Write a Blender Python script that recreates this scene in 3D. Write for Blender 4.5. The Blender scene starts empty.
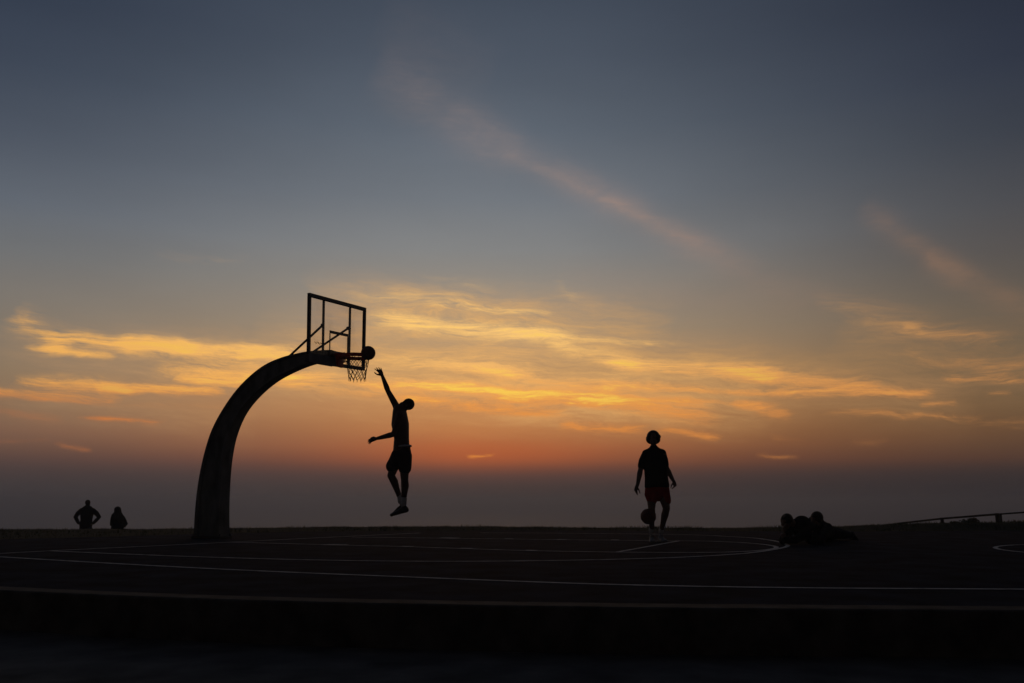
import bpy, bmesh, math, random
from mathutils import Vector, Matrix, noise
random.seed(7)
sc = bpy.context.scene
COL = sc.collection
R = math.radians

# ------------------------------------------------------------------ camera
F, H, EYE = 870.0, 500.0, 0.65
PIT = math.atan((H - 341.5) / F)
cam = bpy.data.cameras.new('camera'); cam.sensor_width = 36; cam.lens = F / 1024 * 36
cam.clip_start = 0.05; cam.clip_end = 90000
co = bpy.data.objects.new('camera', cam); COL.objects.link(co)
co.location = (0, 0, EYE); co.rotation_euler = (R(90) + PIT, 0, 0)
sc.camera = co

def ray(x, y):
    a, b = (x - 512) / F, (341.5 - y) / F
    return Vector((a, math.cos(PIT) - b * math.sin(PIT), math.sin(PIT) + b * math.cos(PIT)))
def V(x, y, D):                       # measured direction + distance -> place
    d = ray(x, y); return Vector((0, 0, EYE)) + d * (D / d.y)
def G(x, y, z=0.0):                   # where that direction meets the ground
    d = ray(x, y); t = (z - EYE) / d.z; return Vector((0, 0, EYE)) + d * t
def azel(x, y):
    d = ray(x, y).normalized(); return math.atan2(d.x, d.y), math.asin(d.z)

# ------------------------------------------------------------------ helpers
def lin(c): return c / 12.92 if c <= 0.04045 else ((c + 0.055) / 1.055) ** 2.4
def srgb(r, g, b): return (lin(r / 255), lin(g / 255), lin(b / 255), 1)

def mat(name, col, rough=.7, noise_scale=None, noise_amt=.25, bump=0.0, metal=0.0, spec=.4, stretch=None, col2=None):
    m = bpy.data.materials.new(name); m.use_nodes = True
    nt = m.node_tree; b = nt.nodes['Principled BSDF']
    b.inputs['Roughness'].default_value = rough; b.inputs['Metallic'].default_value = metal
    b.inputs['Specular IOR Level'].default_value = spec
    b.inputs['Base Color'].default_value = (*col, 1)
    if noise_scale:
        tc = nt.nodes.new('ShaderNodeTexCoord'); mp = nt.nodes.new('ShaderNodeMapping')
        if stretch: mp.inputs['Scale'].default_value = stretch
        n = nt.nodes.new('ShaderNodeTexNoise'); n.inputs['Scale'].default_value = noise_scale
        n.inputs['Detail'].default_value = 6
        nt.links.new(tc.outputs['Object'], mp.inputs['Vector']); nt.links.new(mp.outputs['Vector'], n.inputs['Vector'])
        cr = nt.nodes.new('ShaderNodeValToRGB')
        c2 = col2 or tuple(c * (1 - noise_amt) for c in col)
        c1 = tuple(min(1, c * (1 + noise_amt)) for c in col) if not col2 else col
        cr.color_ramp.elements[0].position = .3; cr.color_ramp.elements[0].color = (*c2, 1)
        cr.color_ramp.elements[1].position = .7; cr.color_ramp.elements[1].color = (*c1, 1)
        nt.links.new(n.outputs['Fac'], cr.inputs['Fac']); nt.links.new(cr.outputs['Color'], b.inputs['Base Color'])
        if bump:
            bp = nt.nodes.new('ShaderNodeBump'); bp.inputs['Strength'].default_value = bump
            bp.inputs['Distance'].default_value = .01
            nt.links.new(n.outputs['Fac'], bp.inputs['Height']); nt.links.new(bp.outputs['Normal'], b.inputs['Normal'])
    return m

def tagp(o, label=None, cat=None, group=None, kind=None):
    if label: o['label'] = label
    if cat: o['category'] = cat
    if group: o['group'] = group
    if kind: o['kind'] = kind
    return o
def empty(name, loc, label, cat, group=None, rz=0):
    o = bpy.data.objects.new(name, None); COL.objects.link(o); o.location = loc; o.rotation_euler.z = rz
    o.empty_display_size = .1
    bpy.context.view_layer.update()
    return tagp(o, label, cat, group)
def link(name, me, m, parent=None, smooth=False):
    o = bpy.data.objects.new(name, me); COL.objects.link(o)
    if m and not me.materials: me.materials.append(m)
    if parent:
        o.parent = parent; o.matrix_parent_inverse = Matrix.Translation(-parent.location) if not parent.parent else Matrix.Identity(4)
        if parent.parent:       # sub-part: parent carries an inverse already
            o.matrix_parent_inverse = Matrix.Identity(4)
    if smooth:
        for p in me.polygons: p.use_smooth = True
    return o
def build(name, bm, m, parent=None, smooth=False):
    bmesh.ops.recalc_face_normals(bm, faces=bm.faces)
    me = bpy.data.meshes.new(name); bm.to_mesh(me); bm.free()
    return link(name, me, m, parent, smooth)

def box(bm, c, ax, ay, az, sx, sy, sz, bev=0):
    ax, ay, az = (Vector(v).normalized() for v in (ax, ay, az)); c = Vector(c)
    r = bmesh.ops.create_cube(bm, size=1)
    for v in r['verts']:
        p = v.co.copy(); v.co = c + ax * p.x * sx + ay * p.y * sy + az * p.z * sz
    if bev:
        es = set(e for v in r['verts'] for e in v.link_edges)
        bmesh.ops.bevel(bm, geom=list(es), offset=bev, segments=2, affect='EDGES', profile=.5)
def beam(bm, a, b, w, d, side, bev=.004):
    a, b = Vector(a), Vector(b); t = (b - a); L = t.length; t.normalize()
    side = Vector(side); side = (side - t * side.dot(t)).normalized(); n = t.cross(side)
    box(bm, (a + b) / 2, t, side, n, L, w, d, bev)
def tube(bm, pts, rads, side=None, n=14, cap=True):
    """lofted limb: elliptical rings (a along side, b across) with rounded ends"""
    pts = [Vector(p) for p in pts]; rads = [(r, r) if isinstance(r, (int, float)) else r for r in rads]
    if cap:
        t0 = (pts[0] - pts[1]).normalized(); t1 = (pts[-1] - pts[-2]).normalized()
        m0, m1 = min(rads[0]), min(rads[-1])
        P0 = [pts[0] + t0 * m0 * k for k in (.97, .8, .45)]; R0 = [(rads[0][0] * k, rads[0][1] * k) for k in (.25, .6, .89)]
        P1 = [pts[-1] + t1 * m1 * k for k in (.45, .8, .97)]; R1 = [(rads[-1][0] * k, rads[-1][1] * k) for k in (.89, .6, .25)]
        pts = P0 + pts + P1; rads = R0 + rads + R1
    rings = []; prev = Vector(side) if side is not None else None
    for i, p in enumerate(pts):
        t = (pts[min(i + 1, len(pts) - 1)] - pts[max(i - 1, 0)]).normalized()
        if prev is None: prev = t.orthogonal()
        s = (prev - t * prev.dot(t))
        s = s.normalized() if s.length > 1e-4 else t.orthogonal().normalized()
        if side is None: prev = s
        u = t.cross(s)
        a, b = rads[i]
        rings.append([bm.verts.new(p + s * a * math.cos(2 * math.pi * k / n) + u * b * math.sin(2 * math.pi * k / n)) for k in range(n)])
    for i in range(len(rings) - 1):
        for k in range(n):
            bm.faces.new((rings[i][k], rings[i][(k + 1) % n], rings[i + 1][(k + 1) % n], rings[i + 1][k]))
    bm.faces.new(rings[0][::-1]); bm.faces.new(rings[-1])
def ell(bm, c, ax, ay, az, rx, ry, rz, seg=20):
    r = bmesh.ops.create_uvsphere(bm, u_segments=seg, v_segments=max(6, seg // 2), radius=1)
    ax, ay, az, c = Vector(ax), Vector(ay), Vector(az), Vector(c)
    for v in r['verts']:
        p = v.co.copy(); v.co = c + ax * p.x * rx + ay * p.y * ry + az * p.z * rz
def fuse(name, bm, m, parent, voxel=.009, it=3, fac=.5):
    """melt overlapping shapes into one continuous skin"""
    bmesh.ops.recalc_face_normals(bm, faces=bm.faces)
    me = bpy.data.meshes.new('tmp'); bm.to_mesh(me); bm.free()
    o = bpy.data.objects.new('tmp', me); COL.objects.link(o)
    r = o.modifiers.new('r', 'REMESH'); r.mode = 'VOXEL'; r.voxel_size = voxel; r.use_smooth_shade = True
    s = o.modifiers.new('s', 'SMOOTH'); s.factor = fac; s.iterations = it
    dg = bpy.context.evaluated_depsgraph_get()
    me2 = bpy.data.meshes.new_from_object(o.evaluated_get(dg)); me2.name = name
    bpy.data.objects.remove(o); bpy.data.meshes.remove(me)
    me2.materials.clear()
    return link(name, me2, m, parent, True)

# ------------------------------------------------------------------ materials
M = {}
M['court'] = mat('acrylic_court', (.027, .032, .046), .95, 2.2, .5, .25, spec=.012)
M['plaza'] = mat('plaza_concrete', (.13, .115, .108), .9, 3.0, .4, .3, spec=.1)
M['kerb'] = mat('kerb_concrete', (.09, .078, .068), .9, 5, .5, .4, spec=.15)
M['line'] = mat('line_paint', (.64, .62, .61), .8, 7, .45, 0, spec=.2)
M['turf'] = mat('turf', (.045, .05, .02), .95, 3, .35, .4, spec=.1, col2=(.03, .024, .012))
M['blade'] = mat('grass_blade', (.055, .075, .022), .8, 2, .3, 0, spec=.15)
M['post'] = mat('post_concrete', (.19, .19, .18), .8, 5, .45, .3, spec=.25, stretch=(1, 1, .4))
M['steel'] = mat('painted_steel', (.08, .08, .085), .5, 14, .2, .05, spec=.4)
M['dark'] = mat('black_steel', (.03, .03, .032), .5, 10, .2)
M['pad'] = mat('board_pad', (.16, .16, .17), .65, 8, .2)
M['rim'] = mat('orange_rim', (.80, .05, .03), .45, 12, .2)
M['net'] = mat('net_cord', (.16, .15, .14), .8, 20, .3)
M['sticker'] = mat('faded_marking', (.05, .05, .05), .8, 20, .2)
M['skin'] = mat('skin', (.11, .06, .04), .6, 12, .15, spec=.3)
M['skin2'] = mat('skin_pale', (.17, .10, .075), .6, 12, .12, spec=.3)
M['hair'] = mat('hair', (.012, .009, .007), .6, 60, .4, .5, spec=.3)
M['hair2'] = mat('hair_brown', (.03, .018, .01), .6, 60, .4, .5, spec=.3)
M['black'] = mat('black_cloth', (.012, .012, .014), .9, 20, .3, .3, spec=.1)
M['navy'] = mat('dark_cloth', (.02, .02, .028), .9, 20, .3, .3, spec=.1)
M['red'] = mat('red_cloth', (.36, .022, .02), .85, 16, .2, .3, spec=.1)
M['white'] = mat('white_cloth', (.6, .6, .6), .85, 20, .15, .2, spec=.1)
M['sock'] = mat('white_sock', (.62, .60, .60), .9, 30, .15, .2, spec=.1)
M['shoe'] = mat('grey_shoe', (.22, .21, .21), .7, 20, .3)
M['shoe2'] = mat('dark_shoe', (.03, .028, .03), .6, 20, .3)
M['denim'] = mat('denim', (.04, .05, .075), .9, 30, .25, .3, spec=.1)
M['wood'] = mat('weathered_wood', (.055, .052, .05), .85, 6, .35, .4, spec=.15, stretch=(1, 1, .2))
M['leaf'] = mat('shrub_leaf', (.035, .05, .02), .7, 4, .4, spec=.2)
M['stem'] = mat('shrub_stem', (.06, .045, .03), .9, 8, .3)

def glass():
    m = bpy.data.materials.new('backboard_glass'); m.use_nodes = True; nt = m.node_tree
    nt.nodes.remove(nt.nodes['Principled BSDF']); o = nt.nodes['Material Output']
    t = nt.nodes.new('ShaderNodeBsdfTransparent'); t.inputs[0].default_value = (.94, .925, .93, 1)
    g = nt.nodes.new('ShaderNodeBsdfGlossy'); g.inputs['Roughness'].default_value = .05
    f = nt.nodes.new('ShaderNodeFresnel'); f.inputs['IOR'].default_value = 1.45
    n = nt.nodes.new('ShaderNodeTexNoise'); n.inputs['Scale'].default_value = 3; n.inputs['Detail'].default_value = 5
    d = nt.nodes.new('ShaderNodeBsdfDiffuse'); d.inputs[0].default_value = (.5, .48, .45, 1)
    mr = nt.nodes.new('ShaderNodeMapRange'); mr.inputs['From Min'].default_value = .45; mr.inputs['From Max'].default_value = .8
    mr.inputs['To Max'].default_value = .12
    mx = nt.nodes.new('ShaderNodeMixShader'); mx2 = nt.nodes.new('ShaderNodeMixShader')
    L = nt.links.new
    L(n.outputs['Fac'], mr.inputs['Value']); L(mr.outputs[0], mx.inputs[0]); L(t.outputs[0], mx.inputs[1]); L(d.outputs[0], mx.inputs[2])
    ge = nt.nodes.new('ShaderNodeNewGeometry'); mu = nt.nodes.new('ShaderNodeMath'); mu.operation = 'MULTIPLY_ADD'
    mu.inputs[1].default_value = -1; mu.inputs[2].default_value = 1; mm = nt.nodes.new('ShaderNodeMath'); mm.operation = 'MULTIPLY'
    L(ge.outputs['Backfacing'], mu.inputs[0]); L(mu.outputs[0], mm.inputs[0]); L(f.outputs[0], mm.inputs[1]); L(mm.outputs[0], mx2.inputs[0]); L(mx.outputs[0], mx2.inputs[1]); L(g.outputs[0], mx2.inputs[2]); L(mx2.outputs[0], o.inputs[0])
    return m
M['glass'] = glass()

def ball_mat():
    m = bpy.data.materials.new('basketball_rubber'); m.use_nodes = True; nt = m.node_tree; b = nt.nodes['Principled BSDF']
    b.inputs['Base Color'].default_value = (.16, .045, .02, 1); b.inputs['Roughness'].default_value = .7
    v = nt.nodes.new('ShaderNodeTexVoronoi'); v.inputs['Scale'].default_value = 60
    tc = nt.nodes.new('ShaderNodeTexCoord'); bp = nt.nodes.new('ShaderNodeBump'); bp.inputs['Strength'].default_value = .3
    nt.links.new(tc.outputs['Object'], v.inputs['Vector']); nt.links.new(v.outputs['Distance'], bp.inputs['Height']); nt.links.new(bp.outputs['Normal'], b.inputs['Normal'])
    return m
M['ball'] = ball_mat()

def sea_mat():
    m = bpy.data.materials.new('sea_water'); m.use_nodes = True; nt = m.node_tree; b = nt.nodes['Principled BSDF']
    b.inputs['Base Color'].default_value = (.012, .02, .026, 1); b.inputs['Roughness'].default_value = .38; b.inputs['IOR'].default_value = 1.33
    tc = nt.nodes.new('ShaderNodeTexCoord'); mp = nt.nodes.new('ShaderNodeMapping'); mp.inputs['Scale'].default_value = (.5, 1, 1)
    n = nt.nodes.new('ShaderNodeTexNoise'); n.inputs['Scale'].default_value = .06; n.inputs['Detail'].default_value = 8
    bp = nt.nodes.new('ShaderNodeBump'); bp.inputs['Strength'].default_value = .6; bp.inputs['Distance'].default_value = 2
    L = nt.links.new
    L(tc.outputs['Object'], mp.inputs[0]); L(mp.outputs[0], n.inputs['Vector']); L(n.outputs['Fac'], bp.inputs['Height']); L(bp.outputs[0], b.inputs['Normal'])
    return m
M['sea'] = sea_mat()

# ------------------------------------------------------------------ sky
def make_world():
    w = bpy.data.worlds.new('World'); sc.world = w; w.use_nodes = True
    nt = w.node_tree; nt.nodes.clear(); L = nt.links.new
    def nd(t): return nt.nodes.new(t)
    def setin(s, v):
        if isinstance(v, bpy.types.NodeSocket): L(v, s)
        else: s.default_value = v
    def m(op, a, b=None, c=None, clamp=False):
        n = nd('ShaderNodeMath'); n.operation = op; n.use_clamp = clamp
        setin(n.inputs[0], a)
        if b is not None: setin(n.inputs[1], b)
        if c is not None: setin(n.inputs[2], c)
        return n.outputs[0]
    def vm(op, a, b=None):
        n = nd('ShaderNodeVectorMath'); n.operation = op; setin(n.inputs[0], a)
        if b is not None: setin(n.inputs[1], b)
        return n.outputs['Value'] if op == 'DOT_PRODUCT' else n.outputs['Vector']
    def comb(x, y, z):
        n = nd('ShaderNodeCombineXYZ'); setin(n.inputs[0], x); setin(n.inputs[1], y); setin(n.inputs[2], z); return n.outputs[0]
    def mix(f, a, b, typ='MIX'):
        n = nd('ShaderNodeMix'); n.data_type = 'RGBA'; n.blend_type = typ; setin(n.inputs[0], f); setin(n.inputs[6], a); setin(n.inputs[7], b); return n.outputs[2]
    def ss(v, a, b, lo=0., hi=1.):
        n = nd('ShaderNodeMapRange'); n.interpolation_type = 'SMOOTHSTEP'
        setin(n.inputs['Value'], v); n.inputs['From Min'].default_value = a; n.inputs['From Max'].default_value = b
        n.inputs['To Min'].default_value = lo; n.inputs['To Max'].default_value = hi; return n.outputs[0]
    def nz(v, scale, detail=3, rough=.55):
        n = nd('ShaderNodeTexNoise'); setin(n.inputs['Vector'], v); n.inputs['Scale'].default_value = scale
        n.inputs['Detail'].default_value = detail; n.inputs['Roughness'].default_value = rough; return n
    tc = nd('ShaderNodeTexCoord'); sp = nd('ShaderNodeSeparateXYZ'); L(tc.outputs['Generated'], sp.inputs[0])
    X, Y, Z = sp.outputs
    az = m('ARCTAN2', X, Y); el = m('ARCSINE', Z)
    # clear-air colour against elevation, towards the glow and well to either side of it
    def ramp(stops, xc):
        n = nd('ShaderNodeValToRGB'); cr = n.color_ramp; cr.interpolation = 'B_SPLINE' if False else 'CARDINAL' if False else 'LINEAR'
        lo, hi = -.05, .62
        setin(n.inputs[0], m('DIVIDE', m('SUBTRACT', el, lo), hi - lo, clamp=True))
        st = sorted((((azel(xc, y)[1]) - lo) / (hi - lo), c) for y, c in stops)
        st = st[-31:] if len(st) > 31 else st
        while len(cr.elements) < len(st): cr.elements.new(.5)
        for e, (p, c) in zip(cr.elements, st): e.position = max(0, min(1, p)); e.color = srgb(*c)
        return n.outputs[0]
    ys = [-20, 60, 130, 200, 250, 290, 330, 370, 405, 430, 447, 458, 468, 476, 486, 500]
    cen = [(63, 72, 86), (77, 86, 99), (93, 102, 113), (114, 120, 127), (132, 133, 133), (146, 138, 127), (162, 142, 118), (180, 141, 100), (192, 134, 86), (188, 121, 73), (174, 105, 66), (148, 87, 60), (116, 74, 59), (92, 67, 60), (74, 60, 56), (64, 56, 54)]
    lef = [(49, 58, 74), (60, 69, 84), (75, 83, 96), (94, 101, 111), (110, 112, 114), (122, 117, 111), (129, 119, 106), (136, 117, 95), (136, 110, 86), (124, 94, 76), (106, 81, 69), (92, 72, 66), (80, 66, 63), (72, 62, 61), (64, 59, 60), (58, 55, 57)]
    rig = [(40, 46, 60), (46, 52, 66), (56, 61, 71), (73, 74, 79), (84, 80, 79), (95, 87, 79), (105, 92, 77), (108, 93, 72), (108, 86, 62), (102, 76, 55), (90, 67, 52), (82, 60, 50), (66, 53, 49), (57, 49, 48), (51, 46, 47), (47, 44, 46)]
    cC = ramp(list(zip(ys, cen)), 490); cL = ramp(list(zip(ys, lef)), 20); cR = ramp(list(zip(ys, rig)), 1000)
    a0 = azel(470, 400)[0]; aL = azel(20, 400)[0]; aR = azel(1000, 400)[0]
    tR = ss(az, a0, aR + .12); tL = ss(az, a0, aL - .10)
    low = ss(el, azel(490, 445)[1], azel(490, 395)[1], 1.0, 0.0)
    pw = m('MULTIPLY_ADD', low, -.38, 1.0)
    tRs = m('POWER', tR, pw); tLs = m('POWER', tL, pw)
    col = mix(tLs, mix(tRs, cC, cR), cL)
    ga = m('DIVIDE', m('SUBTRACT', az, azel(488, 450)[0]), .13); ge_ = m('DIVIDE', m('SUBTRACT', el, azel(488, 453)[1]), .016)
    glow = m('POWER', .40, m('ADD', m('MULTIPLY', ga, ga), m('MULTIPLY', ge_, ge_)))
    col = mix(m('MULTIPLY', glow, .55), col, srgb(186, 92, 50))
    # soft large scale unevenness of the clear air
    P0 = comb(az, el, 1.0)
    n0 = nz(vm('MULTIPLY', P0, (3.0, 9.0, 1)), 1.0, 4)
    col = mix(1.0, col, comb(*[m('MULTIPLY_ADD', n0.outputs['Fac'], .22, .89)] * 3), 'MULTIPLY')
    # wisps: long thin strands of cloud, bent by noise
    w1 = nz(vm('MULTIPLY', P0, (7, 22, 1)), 1.0, 4)
    dv = vm('MULTIPLY', vm('SUBTRACT', w1.outputs['Color'], (.5, .5, .5)), (.06, .014, 0))
    w2 = nz(vm('MULTIPLY', P0, (22, 60, 1)), 1.0, 6, .65)
    dv2 = vm('MULTIPLY', vm('SUBTRACT', w2.outputs['Color'], (.5, .5, .5)), (.03, .010, 0))
    PW = vm('ADD', vm('ADD', P0, dv), dv2)
    def strokes(P, lst):
        tot = None
        for (x1, y1, x2, y2, wd, amp) in lst:
            A, B = Vector(azel(x1, y1)), Vector(azel(x2, y2)); d = B - A; Ln = d.length; d /= Ln
            wr = wd / F * .95
            # along: -1..1 ; across: in widths
            ku = 2 / (Ln + 2 * wr)
            mid = (A + B) / 2
            u = vm('DOT_PRODUCT', P, (d.x * ku, d.y * ku, -(mid.dot(d)) * ku))
            nv = Vector((-d.y, d.x))
            t = vm('DOT_PRODUCT', P, (nv.x / wr, nv.y / wr, -mid.dot(nv) / wr))
            g = m('POWER', .42, m('MULTIPLY', t, t))
            u2 = m('MULTIPLY', u, u)
            e = m('SUBTRACT', 1.0, m('MULTIPLY', u2, u2), clamp=True)
            v = m('MULTIPLY', g, e)
            tot = m('MULTIPLY', v, amp) if tot is None else m('MULTIPLY_ADD', v, amp, tot)
        return tot
    bright = [(20, 318, 62, 350, 10, .40), (28, 346, 108, 358, 3.2, .65), (50, 337, 190, 348, 7, .8), (120, 345, 310, 360, 8.5, 1.0),
              (160, 369, 330, 379, 7, .75), (185, 378, 262, 384, 3.6, .9), (15, 381, 125, 388, 5.5, 1.0), (95, 388, 230, 391, 4.5, 1.2), (-20, 393, 110, 401, 4, .7),
              (85, 419, 165, 424, 2.6, .7), (90, 404, 250, 408, 4, .12), (55, 447, 92, 449, 2.2, .38), (-40, 442, 50, 443, 2, .15), (-60, 405, 60, 420, 6, .2),
              (370, 318, 570, 337, 8, .95), (500, 334, 690, 344, 4.5, .4), (425, 306, 560, 313, 3.5, .5), (350, 295, 480, 303, 8, .25), (240, 345, 300, 352, 6, .3),
              (380, 358, 540, 378, 7, .6), (250, 377, 430, 390, 8, .75), (400, 383, 640, 404, 6.5, 1.35), (395, 397, 570, 414, 5, .95), (470, 399, 600, 404, 3, .5),
              (550, 346, 640, 368, 8, .65), (610, 361, 780, 376, 7, .9), (720, 371, 870, 388, 8.5, .8), (850, 388, 935, 394, 5, .4),
              (540, 382, 760, 392, 3.6, .8), (730, 391, 940, 394, 3.2, .8), (470, 370, 620, 392, 7, .45), (590, 396, 710, 416, 11, .65), (560, 425, 645, 430, 3.8, .85),
              (655, 430, 712, 437, 3.2, .6), (735, 403, 790, 416, 6, .6), (640, 400, 790, 405, 4, .35), (820, 413, 960, 418, 3.2, .38), (940, 416, 1060, 424, 4, .3), (925, 405, 962, 403, 2.6, .4),
              (905, 328, 1012, 343, 6, .34), (830, 306, 925, 332, 12, .18), (940, 374, 1050, 381, 3.0, .42), (950, 362, 1060, 372, 9, .26), (915, 352, 960, 378, 6, .2), (990, 393, 1015, 393, 2.4, .35),
              (465, 459, 497, 457, 1.6, .55), (555, 281, 577, 298, 5, .14), (150, 255, 245, 259, 4, .08), (420, 281, 490, 287, 5, .10), (770, 438, 800, 440, 3, .2), (755, 456, 800, 457, 2, .25), (850, 440, 880, 441, 3, .15)]
    dens = strokes(PW, bright)
    fine = nz(vm('MULTIPLY', vm('ADD', P0, vm('MULTIPLY', dv, (1, 1.6, 0))), (7, 135, 1)), 1.0, 7, .72)
    fmod = ss(fine.outputs['Fac'], .34, .66, .30, 2.0)
    wpf = vm('ADD', P0, vm('MULTIPLY', vm('SUBTRACT', w1.outputs['Color'], (.5, .5, .5)), (.10, .045, 0)))
    def fib(sx, sy, dt, rg, tilt):
        v = vm('MULTIPLY', vm('ADD', wpf, comb(0, m('MULTIPLY', az, tilt), 0)), (sx, sy, 1))
        return nz(v, 1.0, dt, rg).outputs['Fac']
    f1 = fib(10, 70, 10, .70, .10); f2 = fib(24, 170, 9, .75, .06)
    tex = m('ADD', m('MULTIPLY', m('SUBTRACT', f1, .5), 3.6), m('MULTIPLY', m('SUBTRACT', f2, .5), 2.6))
    env = m('POWER', m('MULTIPLY', dens, 1.6, clamp=True), .75)
    dens = m('MULTIPLY', dens, m('MULTIPLY_ADD', fmod, .45, .5))
    dens = m('MAXIMUM', m('MULTIPLY_ADD', tex, m('MULTIPLY', env, .62), m('MULTIPLY', dens, 1.0)), 0)
    dens = m('MULTIPLY', dens, ss(dens, .0, .55, .45, 1.0))
    soft = strokes(PW, [(280, 356, 740, 388, 34, .68), (330, 302, 660, 326, 22, .45), (20, 346, 330, 372, 24, .40), (20, 400, 240, 425, 16, .18), (700, 372, 960, 398, 22, .45), (860, 335, 1080, 378, 26, .32), (480, 405, 800, 412, 16, .25)])
    soft = m('MULTIPLY', m('MAXIMUM', m('MULTIPLY_ADD', tex, m('MULTIPLY', soft, .75), soft), 0), ss(nz(vm('MULTIPLY', PW, (5, 52, 1)), 1.0, 7, .68).outputs['Fac'], .34, .66, .55, 1.2))
    pink = strokes(vm('ADD', P0, vm('MULTIPLY', dv, (.3, .6, 0))), [(390, 78, 500, 148, 24, .26), (455, 122, 640, 210, 15, .32), (500, 152, 660, 222, 6, .30), (600, 200, 720, 250, 7, .36), (560, 178, 740, 262, 15, .26), (650, 226, 770, 282, 14, .32), (400, 30, 470, 70, 30, .07),
                     (868, 212, 960, 276, 11, .50), (930, 262, 1050, 318, 12, .55), (560, 282, 830, 304, 20, .22), (780, 285, 900, 320, 16, .2)])
    pf = nz(vm('MULTIPLY', PW, (22, 40, 1)), 1.0, 5, .6)
    pink = m('MULTIPLY', pink, ss(pf.outputs['Fac'], .25, .75, .6, 1.15))
    # cloud colours: gold low over the glow, dull rose higher and to the sides
    gold = mix(ss(el, azel(490, 430)[1], azel(490, 330)[1]), srgb(232, 142, 62), srgb(252, 200, 120))
    gold = mix(m('MULTIPLY', ss(dens, .85, 1.8), .8), gold, srgb(255, 212, 84))
    side = mix(tR, mix(tL, gold, mix(ss(el, azel(490, 425)[1], azel(490, 380)[1]), srgb(186, 112, 68), srgb(238, 174, 92))), srgb(200, 136, 78))
    rose = mix(tR, srgb(172, 144, 130), srgb(146, 110, 84))
    amber = mix(tR, mix(tL, srgb(226, 172, 106), srgb(170, 136, 104)), srgb(140, 106, 76))
    col = mix(m('MULTIPLY', m('MULTIPLY', pink, m('MULTIPLY_ADD', tex, .42, 1.0)), .48, clamp=True), col, rose)
    col = mix(m('MULTIPLY', soft, 1.25, clamp=True), col, amber)
    col = mix(m('MULTIPLY', dens, .95, clamp=True), col, side)
    # low bank of marine haze with a ragged top
    hb = m('MULTIPLY_ADD', nz(vm('MULTIPLY', P0, (9, 30, 1)), 1.0, 4).outputs['Fac'], .012, azel(490, 469)[1] - .006)
    bank = m('MULTIPLY', ss(m('SUBTRACT', hb, el), -.012, .010), .22)
    col = mix(bank, col, mix(tR, srgb(72, 61, 61), srgb(50, 44, 46)))
    # dusk: the sky darkens away from the glow, and overhead
    aaz = m('ABSOLUTE', az)
    fall = ss(aaz, .55, 1.7, 1.0, .20)
    up = ss(el, .55, 1.2, 1.0, .55)
    k = m('MULTIPLY', fall, up)
    col = mix(1.0, col, comb(k, k, k), 'MULTIPLY')
    # physical twilight sky underneath, very weak
    sky = nd('ShaderNodeTexSky'); sky.sky_type = 'NISHITA'; sky.sun_disc = False; sky.sun_elevation = R(1.5); sky.sun_rotation = azel(490, 458)[0]
    sky.air_density = 1.5; sky.dust_density = 3
    bg = nd('ShaderNodeBackground'); bg.inputs[1].default_value = 1.0; L(col, bg.inputs[0])
    bg2 = nd('ShaderNodeBackground'); bg2.inputs[1].default_value = .0015; L(sky.outputs[0], bg2.inputs[0])
    ad = nd('ShaderNodeAddShader'); L(bg.outputs[0], ad.inputs[0]); L(bg2.outputs[0], ad.inputs[1])
    out = nd('ShaderNodeOutputWorld'); L(ad.outputs[0], out.inputs[0])
    w.cycles.sampling_method = 'MANUAL'; w.cycles.sample_map_resolution = 512
make_world()
sl = bpy.data.lights.new('sun', 'SUN'); sl.energy = .02; sl.angle = R(14); sl.color = (1, .55, .28)
so = bpy.data.objects.new('sun', sl); COL.objects.link(so)
sa, se = azel(490, 456)[0], R(2.6)
sd = Vector((math.sin(sa) * math.cos(se), math.cos(sa) * math.cos(se), math.sin(se)))
so.rotation_euler = sd.to_track_quat('Z', 'Y').to_euler()

# ------------------------------------------------------------------ ground
def interp(tab, x):
    if x <= tab[0][0]: (a, b), (c, d) = tab[0], tab[1]
    elif x >= tab[-1][0]: (a, b), (c, d) = tab[-2], tab[-1]
    else:
        for i in range(len(tab) - 1):
            if tab[i][0] <= x <= tab[i + 1][0]: (a, b), (c, d) = tab[i], tab[i + 1]; break
    return b + (d - b) * (x - a) / (c - a)
STEP = .27
front = [(p.x, p.y) for p in (G(x, y) for x, y in ((-60, 587.5), (0, 590.5), (100, 595.2), (200, 599), (320, 602.4), (512, 606.2), (680, 608.4), (824, 609.5), (1024, 611), (1100, 611.4)))]
front = [(-45, front[0][1] + 9)] + front + [(45, front[-1][1] - 1.5)]
back = [(p.x, p.y) for p in (G(x, y) for x, y in ((-60, 540.6), (0, 539.3), (100, 536.8), (190, 534.3), (300, 531.6), (450, 530.4), (600, 530.4), (824, 531.6), (1024, 530.6)))]
back = [(-45, 15.5)] + back + [(45, 19)]
def terrain_z(x, y):
    yb = interp(back, x)
    rt = [(-40, 530), (0, 529.5), (200, 529), (300, 527.6), (450, 526.6), (600, 528), (700, 528.3), (824, 526.7), (860, 525.4), (908, 523.8), (960, 522.7), (1024, 521.2), (1200, 518)]
    Dr = 20.6
    px = 512 + F * x / max(Dr, y) * .985
    zr = V(px, interp(rt, max(-40, min(1200, px))), Dr).z
    nzv = noise.noise(Vector((x * 1.1, y * 1.1, 0))) * .02 + noise.noise(Vector((x * 3, y * 3, 5))) * .012
    if y < yb + .05: return -.03
    if y < Dr:
        t = (y - yb) / max(.2, Dr - yb); t = min(1, max(0, t)); t = t * t * (3 - 2 * t)
        return -.012 + (zr + .012) * t + nzv * t
    d = y - Dr
    z = zr - .118 * d * (1 - math.exp(-d / 1.2)) + nzv
    if y > 62: z -= (y - 62) * 1.25
    return max(z, -36)
bm = bmesh.new()
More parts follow.
